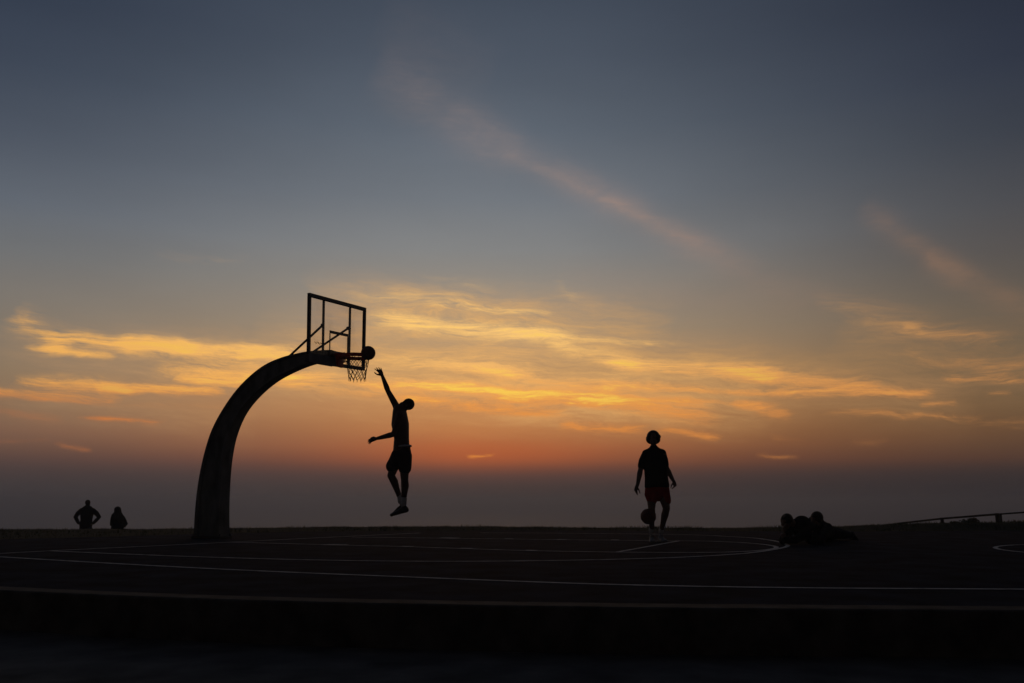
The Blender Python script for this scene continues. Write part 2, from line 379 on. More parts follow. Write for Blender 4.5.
xs = [-400, -200, -120, -80, -60, -45] + [-35 + i * .35 for i in range(201)] + [45, 60, 80, 120, 200, 400]
ysv = [-60, 4, 9, 12, 13, 13.6] + [14 + i * .25 for i in range(45)] + [25.5 + i * .9 for i in range(42)] + [65, 72, 80, 95]
grid = [[bm.verts.new((x, y, terrain_z(x, y) if y > 13.5 else (-.30 if y < 12.5 else -.03))) for x in xs] for y in ysv]
for i in range(len(ysv) - 1):
    for j in range(len(xs) - 1): bm.faces.new((grid[i][j], grid[i][j + 1], grid[i + 1][j + 1], grid[i + 1][j]))
tagp(build('terrain', bm, M['turf'], None, True), kind='structure')
# court slab
bm = bmesh.new(); cols = []
N = 520
for i in range(N + 1):
    x = -44 + 88 * i / N
    yf, yb = interp(front, x), interp(back, x)
    cols.append([bm.verts.new((x, yf + (yb - yf) * k / 6, 0)) for k in range(7)] + [bm.verts.new((x, yb, -.2))])
for i in range(N):
    for k in range(7): bm.faces.new((cols[i][k], cols[i + 1][k], cols[i + 1][k + 1], cols[i][k + 1]))
tagp(build('court_paving', bm, M['court']), kind='structure')
# kerb step: riser with a slightly proud, worn nosing
bm = bmesh.new(); rows = []
prof = [(.22, .004), (.02, .004), (.004, -.004), (0, -.02), (0, -STEP - .05)]
for i in range(N + 1):
    x = -44 + 88 * i / N; yf = interp(front, x) - .012
    wob = noise.noise(Vector((x * 2.3, 0, 0))) * .006 + noise.noise(Vector((x * 9, 3, 0))) * .003
    rows.append([bm.verts.new((x, yf + a + wob, b)) for a, b in prof])
for i in range(N):
    for k in range(len(prof) - 1): bm.faces.new((rows[i][k], rows[i + 1][k], rows[i + 1][k + 1], rows[i][k + 1]))
tagp(build('kerb', bm, M['kerb']), kind='structure')
bm = bmesh.new()
vs = [bm.verts.new(p) for p in ((-45, -40, -STEP), (45, -40, -STEP), (45, 7.0, -STEP), (-45, 15.5, -STEP))]
bm.faces.new(vs)
tagp(build('pavement', bm, M['plaza']), kind='structure')
# sea
bm = bmesh.new()
SE = 14000
vs = [bm.verts.new(p) for p in ((-SE, -200, -34), (SE, -200, -34), (SE, SE, -34), (-SE, SE, -34))]; bm.faces.new(vs)
tagp(build('sea', bm, M['sea']), kind='structure')

# grass blades near and on the crest
bm = bmesh.new()
for i in range(26000):
    x = random.uniform(-16, 17); yb = interp(back, x)
    y = random.uniform(yb + .12, 22.2)
    if abs(x) / y > .66: continue
    z = terrain_z(x, y) - .005; h = random.uniform(.012, .05) * (1.6 if noise.noise(Vector((x * .9, y * .9, 3))) > .15 else .9)
    a = random.uniform(0, 6.28); wv = Vector((math.cos(a), math.sin(a), 0)) * .007; ln = Vector((random.gauss(0, .012), random.gauss(0, .012), h))
    p = Vector((x, y, z)); bm.faces.new([bm.verts.new(p - wv), bm.verts.new(p + wv), bm.verts.new(p + ln)])
tagp(build('grass', bm, M['blade']), 'short grass growing on the bluff edge behind the court', 'grass', kind='stuff')

# ------------------------------------------------------------------ painted lines (one structure: the markings of the court)
def smoothpts(P, k=8):
    out = []
    for i in range(len(P) - 1):
        p0 = P[max(0, i - 1)]; p1 = P[i]; p2 = P[i + 1]; p3 = P[min(len(P) - 1, i + 2)]
        for j in range(k):
            t = j / k
            out.append(.5 * ((2 * p1) + (p2 - p0) * t + (2 * p0 - 5 * p1 + 4 * p2 - p3) * t * t + (3 * p1 - p0 - 3 * p2 + p3) * t ** 3))
    return out + [P[-1]]
def ribbon(bm, P, w, z=.004):
    rr = []
    for i, p in enumerate(P):
        t = (P[min(i + 1, len(P) - 1)] - P[max(i - 1, 0)]); t.z = 0; t.normalize(); n = Vector((-t.y, t.x, 0))
        rr.append((bm.verts.new(Vector((p.x, p.y, z)) + n * w / 2), bm.verts.new(Vector((p.x, p.y, z)) - n * w / 2)))
    for a, b in zip(rr, rr[1:]): bm.faces.new((a[0], a[1], b[1], b[0]))
def gp(l): return smoothpts([G(x, y) for x, y in l])
LW = .064
bm = bmesh.new()
side_l = gp([(-40, 554.8), (0, 557.1), (100, 563), (200, 568.4), (300, 573), (400, 577), (500, 581), (600, 584.5), (712, 587), (824, 588.4), (930, 589.1), (1030, 589.6), (1300, 590)])
ribbon(bm, side_l, LW)
ribbon(bm, gp([(-40, 555.8), (0, 553.8), (60, 550.6), (200, 543.9), (300, 538.9), (372, 535.4), (420, 533.2)]), LW, .0045)
ribbon(bm, gp([(50, 551.2), (120, 554.2), (200, 557.2), (300, 560), (400, 561.5), (500, 561.5), (600, 560), (680, 557.6), (734.7, 554.5), (762, 551.7), (781, 548.4), (787, 546.6), (786.6, 544.8), (775.7, 541.4), (755, 538.4), (727.9, 536.7), (700, 535.3), (640, 534.2), (560, 533.4), (480, 533)]), LW, .005)
ribbon(bm, gp([(229, 542.4), (335, 545.2), (407, 547), (466, 549), (531, 551), (616, 552.5)]), LW, .0055)
ribbon(bm, gp([(352, 537.4), (449, 538.6), (508, 539.3), (562, 540), (615, 540.5), (678.5, 541.3)]), LW, .006)
ribbon(bm, gp([(616, 552.7), (647, 547.1), (678.5, 541.2)]), .06, .0065)
ribbon(bm, gp([(678, 541.2), (707, 541.5), (741.5, 543), (762, 544.7), (774, 546.5), (776, 548.2), (768, 550), (750, 551.6), (721, 552.7), (680, 553), (616, 552.6)]), LW, .007)
for (x, y, hw_, up) in ((335.5, 545.3, 10, 1), (407, 547, 6, 1), (466, 549, 6, 1), (531, 551, 6, 1), (449, 538.5, 9, -1), (508.5, 539.3, 4.5, -1), (561.5, 540, 4.5, -1), (615, 540.4, 4, -1)):
    a, b = G(x - hw_, y - .1 * hw_ / 6), G(x + hw_, y + .1 * hw_ / 6)
    ribbon(bm, [a, b], .15 if hw_ < 8 else .22, .0085)
c0 = Vector((8.35, 11.38, 0))
ribbon(bm, [c0 + Vector((math.cos(t / 48 * 2 * math.pi), math.sin(t / 48 * 2 * math.pi), 0)) * 1.93 for t in range(49)], .06, .006)
tagp(build('court_lines', bm, M['line']), kind='structure')

# ------------------------------------------------------------------ hoop
base = V(212.0, 531.0, 15.4); base.z = 0
DIR = Vector((.947, -.322, 0)).normalized(); LAT = Vector((-DIR.y, DIR.x, 0)); UP = Vector((0, 0, 1))
def onplane(x, y):
    d = ray(x, y); o = Vector((0, 0, EYE)); t = (base - o).dot(LAT) / d.dot(LAT); return o + d * t
hoop = empty('basketball_hoop', base, 'curved concrete basketball post holding a clear backboard, orange rim and net', 'basketball hoop')
SH = 5.0
outer = [(194.2, 538.0), (195.6, 508), (198.6, 481), (204, 454), (211.5, 430), (223.5, 407.5), (240, 386.5), (261, 368.5), (282, 358.6), (306, 352.8), (322, 351.2), (334, 350.6)]
inner = [(229.2, 538.0), (229.3, 508), (230.8, 478), (233.6, 454), (238.7, 433), (247.5, 413.5), (259.5, 397), (276, 382), (294, 371.5), (312, 364.2), (325, 361.8), (338, 360.8)]
def sc_(i, n): return SH * (1 - max(0, (i - 5) / 5.0)) if i < 10 else 0
O = smoothpts([onplane(x + sc_(i, 12), y) for i, (x, y) in enumerate(outer)], 5)
I = smoothpts([onplane(x - sc_(i, 12), y) for i, (x, y) in enumerate(inner)], 5)
O[0].z = I[0].z = 0
bm = bmesh.new(); rings = []
for i, (a, b) in enumerate(zip(O, I)):
    c = (a + b) / 2; nvec = (a - b); t = nvec.length / 2; nvec.normalize()
    f = i / (len(O) - 1); w = .30 - .12 * f; lip = max(.02, t * .26); rec = .035
    sec = [(t, -w / 2), (t, w / 2), (t - lip, w / 2), (t - lip - .012, w / 2 - rec), (-t + lip + .012, w / 2 - rec), (-t + lip, w / 2), (-t, w / 2), (-t, -w / 2), (-t + lip, -w / 2), (-t + lip + .012, -w / 2 + rec), (t - lip - .012, -w / 2 + rec), (t - lip, -w / 2)]
    rings.append([bm.verts.new(c + nvec * p + LAT * q) for p, q in sec])
n = 12
for i in range(len(rings) - 1):
    for k in range(n): bm.faces.new((rings[i][k], rings[i][(k + 1) % n], rings[i + 1][(k + 1) % n], rings[i + 1][k]))
bm.faces.new(rings[0]); bm.faces.new(rings[-1])
build('post', bm, M['post'], hoop)
bm = bmesh.new(); box(bm, base + Vector((0, 0, .02)), DIR, LAT, UP, .60, .34, .045, .008)
for sx in (-1, 1):
    for sy in (-1, 1): tube(bm, [base + DIR * .27 * sx + LAT * .145 * sy + UP * z for z in (.03, .065)], [.013, .013], n=8)
build('base_plate', bm, M['dark'], hoop)
bm = bmesh.new(); pc = onplane(203.5, 523) - LAT * .155 ; pc = base + (pc - base)
box(bm, pc + LAT * .04, DIR, LAT, UP, .12, .012, .09, .003); build('inspection_plate', bm, M['pad'], hoop)

# backboard, leaning a touch from its support as in the photograph
TL, TR_, BR, BL = V(308.6, 294.6, 13.85), V(365.2, 309.6, 15.55), V(363.9, 369.0, 15.55), V(307.6, 360.6, 13.85)
BN = (TR_ - TL).cross(BL - TL).normalized()
if BN.x < 0: BN = -BN
def bp(s, t, off=0): return (TL * (1 - s) + TR_ * s) * (1 - t) + (BL * (1 - s) + BR * s) * t + BN * off
bd = build('glass_panel', (lambda b: (box(b, bp(.5, .5), TR_ - TL, BL - TL, BN, (TR_ - TL).length - .05, (BL - TL).length - .05, .012), b)[1])(bmesh.new()), M['glass'], hoop)
board = bmesh.new()
fw = .056
def fbar(a, b, w=fw, d=.05): beam(board, a, b, w, d, BN.cross(Vector(b) - Vector(a)), .004)
fbar(bp(0, 0) , bp(1, 0)); fbar(bp(0, 1), bp(1, 1)); fbar(bp(.013, .02), bp(.013, .98), fw, .046); fbar(bp(.987, .02), bp(.987, .98), fw, .046)
build('board_frame', board, M['dark'], hoop)
for s in (.285, .752):
    board = bmesh.new(); fbar(bp(s, .02, -.045), bp(s, .99, -.045), .04, .03); build('support_bar', board, M['dark'], hoop)
board = bmesh.new()
sq = [(.352, .50), (.352, .97), (.665, .50), (.665, .97)]
beam(board, bp(.345, .50, .011), bp(.675, .50, .011), .05, .004, BL - TL, 0)
beam(board, bp(.352, .525, .011), bp(.352, .965, .011), .03, .004, TR_ - TL, 0)
beam(board, bp(.668, .525, .011), bp(.668, .965, .011), .03, .004, TR_ - TL, 0)
build('shooter_square', board, M['dark'], hoop)
# grey edge pad along the lower glass
board = bmesh.new(); beam(board, bp(-.012, .955, .012), bp(.42, .965, .012), .11, .075, BL - TL, .02)
build('edge_pad', board, M['pad'], hoop)
random.seed(3)
board = bmesh.new()
for k in range(9):
    s = .10 + k * .019; t0 = .70 + random.uniform(-.012, .012)
    beam(board, bp(s, t0, .009), bp(s + random.uniform(.004, .016), t0 + random.uniform(.02, .035), .009), .008, .003, TR_ - TL, 0)
    if k % 2: beam(board, bp(s, t0 + .02, .009), bp(s + .018, t0 + .012, .009), .008, .003, BL - TL, 0)
build('scribbled_marking', board, M['sticker'], hoop)
# steel head between the post and the board
bc = bp(.53, .90, -.06)
bm = bmesh.new(); beam(bm, (O[-1] + I[-1]) / 2 - DIR * .25, bc, .17, .16, LAT, .01)
box(bm, bp(.53, .86, -.05), TR_ - TL, BL - TL, BN, .44, .16, .05, .006)
build('mounting_bracket', bm, M['dark'], hoop)
for (s, t, px, py) in ((.285, .405, 288.5, 357), (.735, .365, 311, 353.3)):
    bm = bmesh.new(); tube(bm, [bp(s, t, -.06), onplane(px, py)], [.02, .02], n=10)
    ell(bm, bp(s, t, -.06), (1, 0, 0), (0, 1, 0), (0, 0, 1), .035, .035, .035, 10)
    build('brace', bm, M['dark'], hoop, True)
# rim
rimc = V(356.2, 355.6, 14.55)
FD = Vector((BN.x, BN.y, 0)).normalized(); FL = Vector((-FD.y, FD.x, 0))
print('rim height', rimc.z, 'gap to board', (rimc - bp(.53, .85)).dot(BN), 'board bottom', BL.z, BR.z, 'w', (TR_ - TL).length)
RR = .2285
bm = bmesh.new()
ring = [rimc + FD * RR * math.cos(t / 40 * 2 * math.pi) + FL * RR * math.sin(t / 40 * 2 * math.pi) for t in range(41)]
tube(bm, ring, [.0165] * 41, side=UP, n=10, cap=False)
tube(bm, [p - UP * .030 for p in ring], [.0165] * 41, side=UP, n=10, cap=False)
for k in range(0, 40, 4): tube(bm, [ring[k], ring[k] - UP * .03], [.008, .008], n=6)
rp = rimc - FD * (RR + .01)
wall = rimc + FD * (-(rimc - bp(.53, .85, .03)).dot(BN) / FD.dot(BN))
beam(bm, rimc - FD * (RR - .02) + FL * .0, wall, .20, .045, FL, .006)
for s in (-1, 1):
    tube(bm, [rimc - FD * .12 + FL * s * .19, wall + FL * s * .10 - UP * .10], [.009, .009], n=8)
box(bm, wall - UP * .07 + FD * .02, FL, UP, FD, .20, .22, .05, .006)
rim = build('rim', bm, M['rim'], hoop, True)
rb = bmesh.new(); box(rb, rimc - FD * (RR + .06) + UP * .01, FD, FL, UP, .22, .15, .10, .02)
build('spring_housing', rb, M['rim'], hoop)
# net: knotted cord diamonds, pulled slightly to the left
bm = bmesh.new(); NN, NR = 12, 6
def netp(k, j):
    t = j / NR; rad = RR * (1 - .42 * t ** .7) ; a = (k + .5 * (j % 2)) / NN * 2 * math.pi
    sway = Vector((.015 + .015 * t, 0, 0)); dz = -.40 * t + .012 * math.sin(k * 2.1 + j)
    return rimc + sway + FD * rad * math.cos(a) + FL * rad * math.sin(a) + UP * (dz - .01) + Vector((math.sin(k * 1.7 + j), math.cos(k * 2.3 + j), 0)) * .008 * t
for j in range(NR):
    for k in range(NN):
        a = netp(k, j); b1 = netp(k, j + 1); b2 = netp(k - 1 if j % 2 == 0 else k + 1, j + 1)
        for b in (b1, b2):
            tube(bm, [a, (a + b) / 2 + Vector((0, 0, -.004)), b], [.0048] * 3, n=5, cap=False)
for k in range(NN):
    a = netp(k, NR); tube(bm, [a, a + Vector((.006 * math.sin(k), 0, -.03 - .012 * math.sin(k * 2)))], [.0048] * 2, n=5, cap=False)
build('net', bm, M['net'], hoop)

# ------------------------------------------------------------------ basketballs
def ball(c, r, label, rot):
    bm = bmesh.new(); bmesh.ops.create_uvsphere(bm, u_segments=48, v_segments=24, radius=r)
    me = bpy.data.meshes.new('basketball'); bm.to_mesh(me); bm.free()
    o = link('basketball', me, M['ball'], None, True); o.location = c; o.rotation_euler = rot
    tagp(o, label, 'ball', 'basketballs in play')
    bm = bmesh.new()
    def circ(nv, off):
        nv = Vector(nv).normalized(); u = nv.orthogonal().normalized(); v = nv.cross(u); rr_ = math.sqrt(r * r - off * off)
        pts = [nv * off + (u * math.cos(t / 40 * 6.28319) + v * math.sin(t / 40 * 6.28319)) * rr_ for t in range(41)]
        tube(bm, pts, [.0035] * 41, n=6, cap=False)
    circ((1, 0, 0), 0); circ((0, 1, 0), 0); circ((0, 0, 1), r * .62); circ((0, 0, 1), -r * .62)
    me = bpy.data.meshes.new('seam'); bm.to_mesh(me); bm.free()
    s = bpy.data.objects.new('seam', me); COL.objects.link(s); me.materials.append(M['dark']); s.parent = o
    return o
ball(V(368.2, 353.0, 14.42), .119, 'orange basketball in the air at the front of the rim', (.4, .3, .2))
ball(V(648.3, 516.4, 13.75), .119, 'orange basketball bouncing beside the walking player in red shorts', (1.1, .2, .9))

# ------------------------------------------------------------------ people
def N3(v): return Vector(v).normalized()
def head(bm, c, up, fwd, s=1.0):
    """c centre of the head; s=1 for a head .235 m tall"""
    up = N3(up); fwd = N3(Vector(fwd) - up * Vector(fwd).dot(up)); rt = fwd.cross(up); c = Vector(c)
    def e(r_, f_, u_, a, b, d, seg=16): ell(bm, c + (rt * r_ + fwd * f_ + up * u_) * s, rt, fwd, up, a * s, b * s, d * s, seg)
    e(0, -.012, .025, .074, .094, .092); e(0, .018, -.045, .056, .066, .068); e(0, .062, -.088, .028, .022, .022)
    e(0, .090, -.018, .013, .018, .028, 10); e(0, .105, -.034, .016, .012, .011, 10)       # nose
    e(0, .082, .018, .05, .012, .010, 10)                                                   # brow
    e(0, .084, -.060, .024, .011, .007, 10); e(0, .080, -.072, .02, .011, .007, 10)          # lips
    for q in (-1, 1):
        e(.077 * q, -.01, -.01, .010, .020, .031, 10); e(.036 * q, .062, -.038, .022, .02, .018, 10)
        e(.031 * q, .077, .000, .013, .010, .009, 10)                                       # lids
def hand(bm, wrist, d, palm_n, s=1.0, curl=.35, spread=.1, left=True):
    """palm, five unequal bent fingers, thumb from the side of the palm"""
    d = N3(d); pn = N3(Vector(palm_n) - d * Vector(palm_n).dot(d)); sd = d.cross(pn) * (1 if left else -1); w = Vector(wrist)
    tube(bm, [w, w + d * .045 * s, w + d * .088 * s], [(.026 * s, .018 * s), (.038 * s, .015 * s), (.041 * s, .013 * s)], side=sd)
    for i, (off, ln, r_) in enumerate(((.031, .072, .0095), (.011, .080, .0098), (-.010, .074, .0093), (-.030, .058, .0085))):
        b = w + d * .080 * s + sd * off * s; dd = N3(d + sd * (off * spread * 30)); p = [b]; cur = dd; cc = curl * (1 + .12 * i)
        for f in (.45, .32, .23):
            cur = N3(cur * math.cos(cc) + pn * math.sin(cc)); p.append(p[-1] + cur * ln * f * s)
        tube(bm, p, [r_ * s, r_ * .97 * s, r_ * .9 * s, r_ * .8 * s], n=8)
    t0 = w + d * .028 * s + sd * .028 * s; t1 = t0 + (d * .5 + sd * .75 + pn * .25).normalized() * .038 * s; t2 = t1 + (d * .8 + sd * .4 + pn * .35).normalized() * .032 * s; t3 = t2 + (d + sd * .1 + pn * .4).normalized() * .024 * s
    tube(bm, [t0, t1, t2, t3], [.015 * s, .012 * s, .0105 * s, .0095 * s], n=8)
def mid(a, b, t): return Vector(a) * (1 - t) + Vector(b) * t
def arm(bm, sh, el, wr, s=1.0, k=1.0):
    tube(bm, [sh, mid(sh, el, .3), mid(sh, el, .7), el], [.050 * s * k, .047 * s * k, .041 * s * k, .036 * s * k])
    tube(bm, [el, mid(el, wr, .25), mid(el, wr, .65), wr], [.036 * s * k, .039 * s * k, .031 * s * k, .024 * s * k])
    ell(bm, Vector(sh), (1, 0, 0), (0, 1, 0), (0, 0, 1), .056 * s * k, .056 * s * k, .056 * s * k, 14)
def leg(bm, hip, kn, an, back=(0, 1, 0), s=1.0, k=1.0):
    back = Vector(back)
    tube(bm, [hip, mid(hip, kn, .35), mid(hip, kn, .75), kn], [.086 * s * k, .078 * s * k, .060 * s * k, .052 * s * k])
    tube(bm, [kn, mid(kn, an, .28) + back * .014, mid(kn, an, .6) + back * .006, an], [.050 * s * k, .054 * s * k, .041 * s * k, .033 * s * k])
def foot(bm, an, toe_d, down=(0, 0, -1), s=1.0, k=1.0):
    d = N3(toe_d); dn = N3(down); an = Vector(an); sd = d.cross(dn)
    b = an + dn * .045 * s
    tube(bm, [an + dn * .01, b - d * .035 * s], [.036 * s * k, .036 * s * k], n=12)
    tube(bm, [b - d * .045 * s + dn * .012 * s, b + d * .04 * s + dn * .004 * s, b + d * .12 * s + dn * .017 * s, b + d * .185 * s + dn * .022 * s],
         [(.034 * s * k, .033 * s * k), (.038 * s * k, .036 * s * k), (.046 * s * k, .026 * s * k), (.036 * s * k, .019 * s * k)], side=sd)
def torso(bm, pel, wai, che, shl, nk, side, s=1.0, g=0.0, w=1.0):
    tube(bm, [pel, wai, che, shl], [((.155 * w + g) * s, (.108 + g) * s), ((.135 * w + g) * s, (.098 + g) * s), ((.160 * w + g) * s, (.118 + g) * s), ((.135 * w + g) * s, (.085 + g) * s)], side=side, n=20)
    if nk is not None: tube(bm, [shl, mid(shl, nk, .5), nk], [(.10 * s, .07 * s), (.062 * s, .06 * s), (.056 * s, .058 * s)], side=side, n=14)

# ---- the jumping player (faces the hoop, to the left; right arm reaches up)
DJ = 14.2
jp = V(400, 540, DJ); jp.z = 0
J = empty('person', jp, 'shirtless player in dark shorts leaping with one arm stretched up to the rim', 'person')
def j(x, y, d=0): return V(x, y, DJ + d)
bm = bmesh.new()
sideJ = Vector((.30, .95, 0)).normalized()
torso(bm, j(401.5, 450), j(401.6, 438.5), j(400.2, 424), j(399.6, 410.5), j(402.5, 405.5), sideJ, 1.08, .008)
tube(bm, [j(399.5, 413, -.14), j(399.8, 411, 0), j(397.5, 409.5, .14)], [.055, .06, .055])
tube(bm, [j(402.0, 412.5, .05), j(403.6, 407.5, .02), j(406.0, 404.5, 0)], [.062, .058, .058])
# reaching arm (far side)
arm(bm, j(396.8, 407, .15), j(388.2, 391.5, .16), j(382.2, 375.6, .12), 1.0, 1.18)
tube(bm, [j(397.0, 419, .11), j(397.4, 411, .13), j(394.6, 403.5, .15)], [.052, .055, .050])
hand(bm, j(382.3, 376.0, .12), j(378.0, 367.0, .12) - j(382.3, 376.0, .12), (-.45, .80, -.2), 1.12, .16, .36, True)
# low arm (near side)
arm(bm, j(399.8, 415, -.18), j(393.6, 434.2, -.22), j(377.4, 438.4, -.25), 1.0, 1.18)
hand(bm, j(377.0, 438.5, -.25), j(369.0, 440.8, -.25) - j(377.0, 438.5, -.25), (.1, .75, -.6), 1.1, .30, .25, False)
# legs
leg(bm, j(398.5, 455, .08), j(391.0, 475.5, .08), j(400.0, 498, .10), (.8, 0, .2), 1, 1.2)
leg(bm, j(404.0, 456, -.08), j(404.6, 479, -.09), j(403.6, 503, -.08), (.8, 0, 0), 1, 1.2)
head(bm, j(407.4, 405.2), (.55, 0, .83), (-.83, .06, .52), 1.02)
fuse('body', bm, M['skin'], J, .0075, 3)
bm = bmesh.new()
c = j(408.6, 404.2); ell(bm, c, (1, 0, 0), (0, 1, 0), (0, 0, 1), .100, .086, .098)
fuse('hair', bm, M['hair'], J, .012, 2)
bm = bmesh.new()
tube(bm, [j(402.6, 448.2), j(402.0, 453), j(401.0, 459)], [(.160, .125), (.180, .155), (.178, .172)], side=sideJ, n=20)
tube(bm, [j(398.8, 455, .07), j(395.5, 462, .08), j(392.6, 466.0, .08)], [.125, .12, .112])
tube(bm, [j(404.2, 456, -.08), j(404.6, 463, -.09), j(404.9, 468.0, -.09)], [.13, .118, .108])
sh_ = fuse('shorts', bm, M['black'], J, .011, 2)
bm = bmesh.new()
tube(bm, [j(402.5, 445.4), j(402.6, 447.3)], [(.168, .140), (.176, .150)], side=sideJ, n=20, cap=False)
fuse('waistband', bm, M['white'], J, .009, 1)
for (a, b) in ((j(400.1, 496.5, .10), j(400.6, 501.5, .10)), (j(404.0, 498, -.08), j(403.6, 504.5, -.08))):
    bm = bmesh.new(); tube(bm, [a, b], [.050, .047]); fuse('sock', bm, M['sock'], J, .009, 1)
bm = bmesh.new(); foot(bm, j(404.2, 507.0, -.08), (-.96, 0, -.27), (-.20, 0, -.98), 1.06, 1.2); fuse('shoe', bm, M['shoe2'], J, .009, 2)
bm = bmesh.new(); foot(bm, j(402.6, 504.5, .10), (-.80, .05, -.60), (-.4, 0, -.9), 1.0, 1.15); fuse('shoe', bm, M['shoe2'], J, .009, 2)

# ---- the walking player with the ball
DW = 13.95
wp = G(655.5, 540.6); wp.z = 0
W = empty('person', wp, 'walking player in a black shirt and red shorts dribbling towards the camera', 'person')
def q(x, y, d=0): return V(x, y, DW + d)
X1 = Vector((1, 0, 0))
bm = bmesh.new()
torso(bm, q(656.8, 488), q(656.0, 474), q(654.6, 462), q(653.9, 452.5), q(653.6, 447), X1, 1.02)
tube(bm, [q(645.4, 454.2), q(653.8, 451.5), q(662.6, 453.6)], [.052, .060, .052])
arm(bm, q(645.0, 455.6), q(640.4, 470.0, -.03), q(637.4, 485.4, -.16), 1.0, 1.12)
hand(bm, q(636.9, 485.4, -.16), q(634.9, 493.5, -.22) - q(636.9, 485.4, -.16), (.35, -.55, -.2), 1.02, .22, .25, False)
arm(bm, q(663.0, 455.0), q(666.8, 468.6, .05), q(673.2, 480.6, .03), 1.0, 1.12)
hand(bm, q(673.9, 480.8, .03), q(675.8, 488.6, 0) - q(673.9, 480.8, .03), (-.6, -.35, .1), .98, .65, .05, True)
leg(bm, q(651.6, 491), q(651.6, 508, -.10), q(651.8, 530, .02), (0, 1, 0), 1.0, 1.1)
leg(bm, q(662.6, 491), q(666.4, 508.5, -.06), q(661.4, 530.6, .16), (0, 1, 0), 1.0, 1.1)
head(bm, q(653.3, 438.6, -.02), (.03, .02, 1), (-.10, -1, -.12), 1.0)
fuse('body', bm, M['skin2'], W, .0075, 3)
bm = bmesh.new()
hc = q(653.3, 437.2, .02)
ell(bm, hc, X1, (0, 1, 0), UP, .108, .112, .114); ell(bm, hc - UP * .035 + Vector((0, .02, 0)), X1, (0, 1, 0), UP, .118, .09, .085)
for k in range(26):
    a = k * 2.4; zz = -.075 + .15 * (k / 26)
    rr_ = math.sqrt(max(0, 1 - (zz / .11) ** 2)) * .10
    pnt = hc + Vector((math.cos(a) * rr_, math.sin(a) * rr_ * 1.05 + .01, zz + .008))
    if zz > .015 or (pnt.y < hc.y - .045): continue
    ell(bm, mid(pnt, hc, .08), X1, (0, 1, 0), UP, .032, .032, .034, 10)
fuse('hair', bm, M['hair2'], W, .009, 2)
bm = bmesh.new()
tube(bm, [q(657.0, 486.2), q(656.4, 478), q(655.4, 468), q(654.4, 459), q(653.9, 452.2)], [(.198, .140), (.186, .134), (.182, .136), (.172, .13), (.13, .095)], side=X1, n=22)
tube(bm, [q(645.8, 453.4), q(653.8, 450.8), q(662.4, 453.0)], [.062, .070, .062])
tube(bm, [q(645.2, 455.4), q(642.6, 461), q(641.4, 466.0, -.02)], [.064, .064, .060])
tube(bm, [q(662.6, 455.0), q(664.4, 460.5), q(665.4, 464.6, .04)], [.064, .062, .056])
tube(bm, [q(653.9, 451), q(653.7, 447.8)], [.075, .066])
fuse('t_shirt', bm, M['black'], W, .011, 2)
bm = bmesh.new()
tube(bm, [q(656.9, 483), q(657.0, 488), q(656.8, 493)], [(.178, .130), (.186, .138), (.172, .133)], side=X1, n=20)
tube(bm, [q(651.6, 489), q(650.6, 495, -.03), q(652.0, 499.8, -.06)], [.105, .098, .084])
tube(bm, [q(662.8, 489), q(664.8, 496, -.02), q(666.4, 500.6, -.04)], [.105, .090, .076])
fuse('shorts', bm, M['red'], W, .011, 2)
for (a, b) in ((q(651.5, 526, .02), q(651.6, 531, .02)), (q(662.1, 526.5, .14), q(661.2, 531.5, .16))):
    bm = bmesh.new(); tube(bm, [a, b], [.043, .042]); fuse('sock', bm, M['sock'], W, .009, 1)
a1 = q(651.8, 532, .02); a1.z = .085; a2 = q(661.0, 532, .16); a2.z = .085
bm = bmesh.new(); foot(bm, a1, (-.12, -.99, 0), (0, 0, -1), 1.05, 1.15); fuse('shoe', bm, M['shoe'], W, .009, 2)
bm = bmesh.new(); foot(bm, a2, (.16, -.98, 0), (0, 0, -1), 1.05, 1.15); fuse('shoe', bm, M['shoe'], W, .009, 2)

# ---- the couple beyond the crest, seen from behind
def zfeet(x, y): return terrain_z(x, y)
DC = 30.0
mp_ = V(85.6, 529, DC); zf = V(87, 499.2, DC).z - 1.80
C1 = empty('person', (mp_.x, DC, zf), 'person with hands on hips standing at the bluff edge left of the post', 'person')
def c1(x, y, d=0): return V(x, y, DC + d)
B = Vector((mp_.x, DC, zf))
bm = bmesh.new()
hz = zf + .95
torso(bm, B + Vector((0, 0, .95)), B + Vector((0, 0, 1.12)), B + Vector((0, 0, 1.30)), B + Vector((0, 0, 1.45)), B + Vector((0, 0, 1.54)), X1)
tube(bm, [B + Vector((-.19, 0, 1.42)), B + Vector((0, 0, 1.46)), B + Vector((.19, 0, 1.42))], [.055, .062, .055])
for s_ in (-1, 1):
    el_ = B + Vector((.40 * s_, .05, 1.20)); wr_ = B + Vector((.235 * s_, -.02, .985))
    arm(bm, B + Vector((.20 * s_, 0, 1.42)), el_, wr_); hand(bm, wr_, Vector((-.75 * s_, -.3, -.35)), (-.3 * s_, 0, -1), 1, .3, .05, s_ < 0)
    leg(bm, B + Vector((.10 * s_, 0, .90)), B + Vector((.13 * s_, -.02, .50)), B + Vector((.15 * s_, .02, .09)), (0, -1, 0))
    foot(bm, B + Vector((.15 * s_, .02, .085)), (.15 * s_, 1, 0))
head(bm, B + Vector((0, .01, 1.665)), UP, (.05, 1, 0), .96)
fuse('body', bm, M['skin'], C1, .010, 2)
bm = bmesh.new(); ell(bm, B + Vector((0, -.01, 1.69)), X1, (0, 1, 0), UP, .082, .100, .095); fuse('hair', bm, M['hair'], C1, .012, 1)
bm = bmesh.new()
torso(bm, B + Vector((0, 0, .93)), B + Vector((0, 0, 1.12)), B + Vector((0, 0, 1.30)), B + Vector((0, 0, 1.46)), None, X1, 1.0, .05, 1.05)
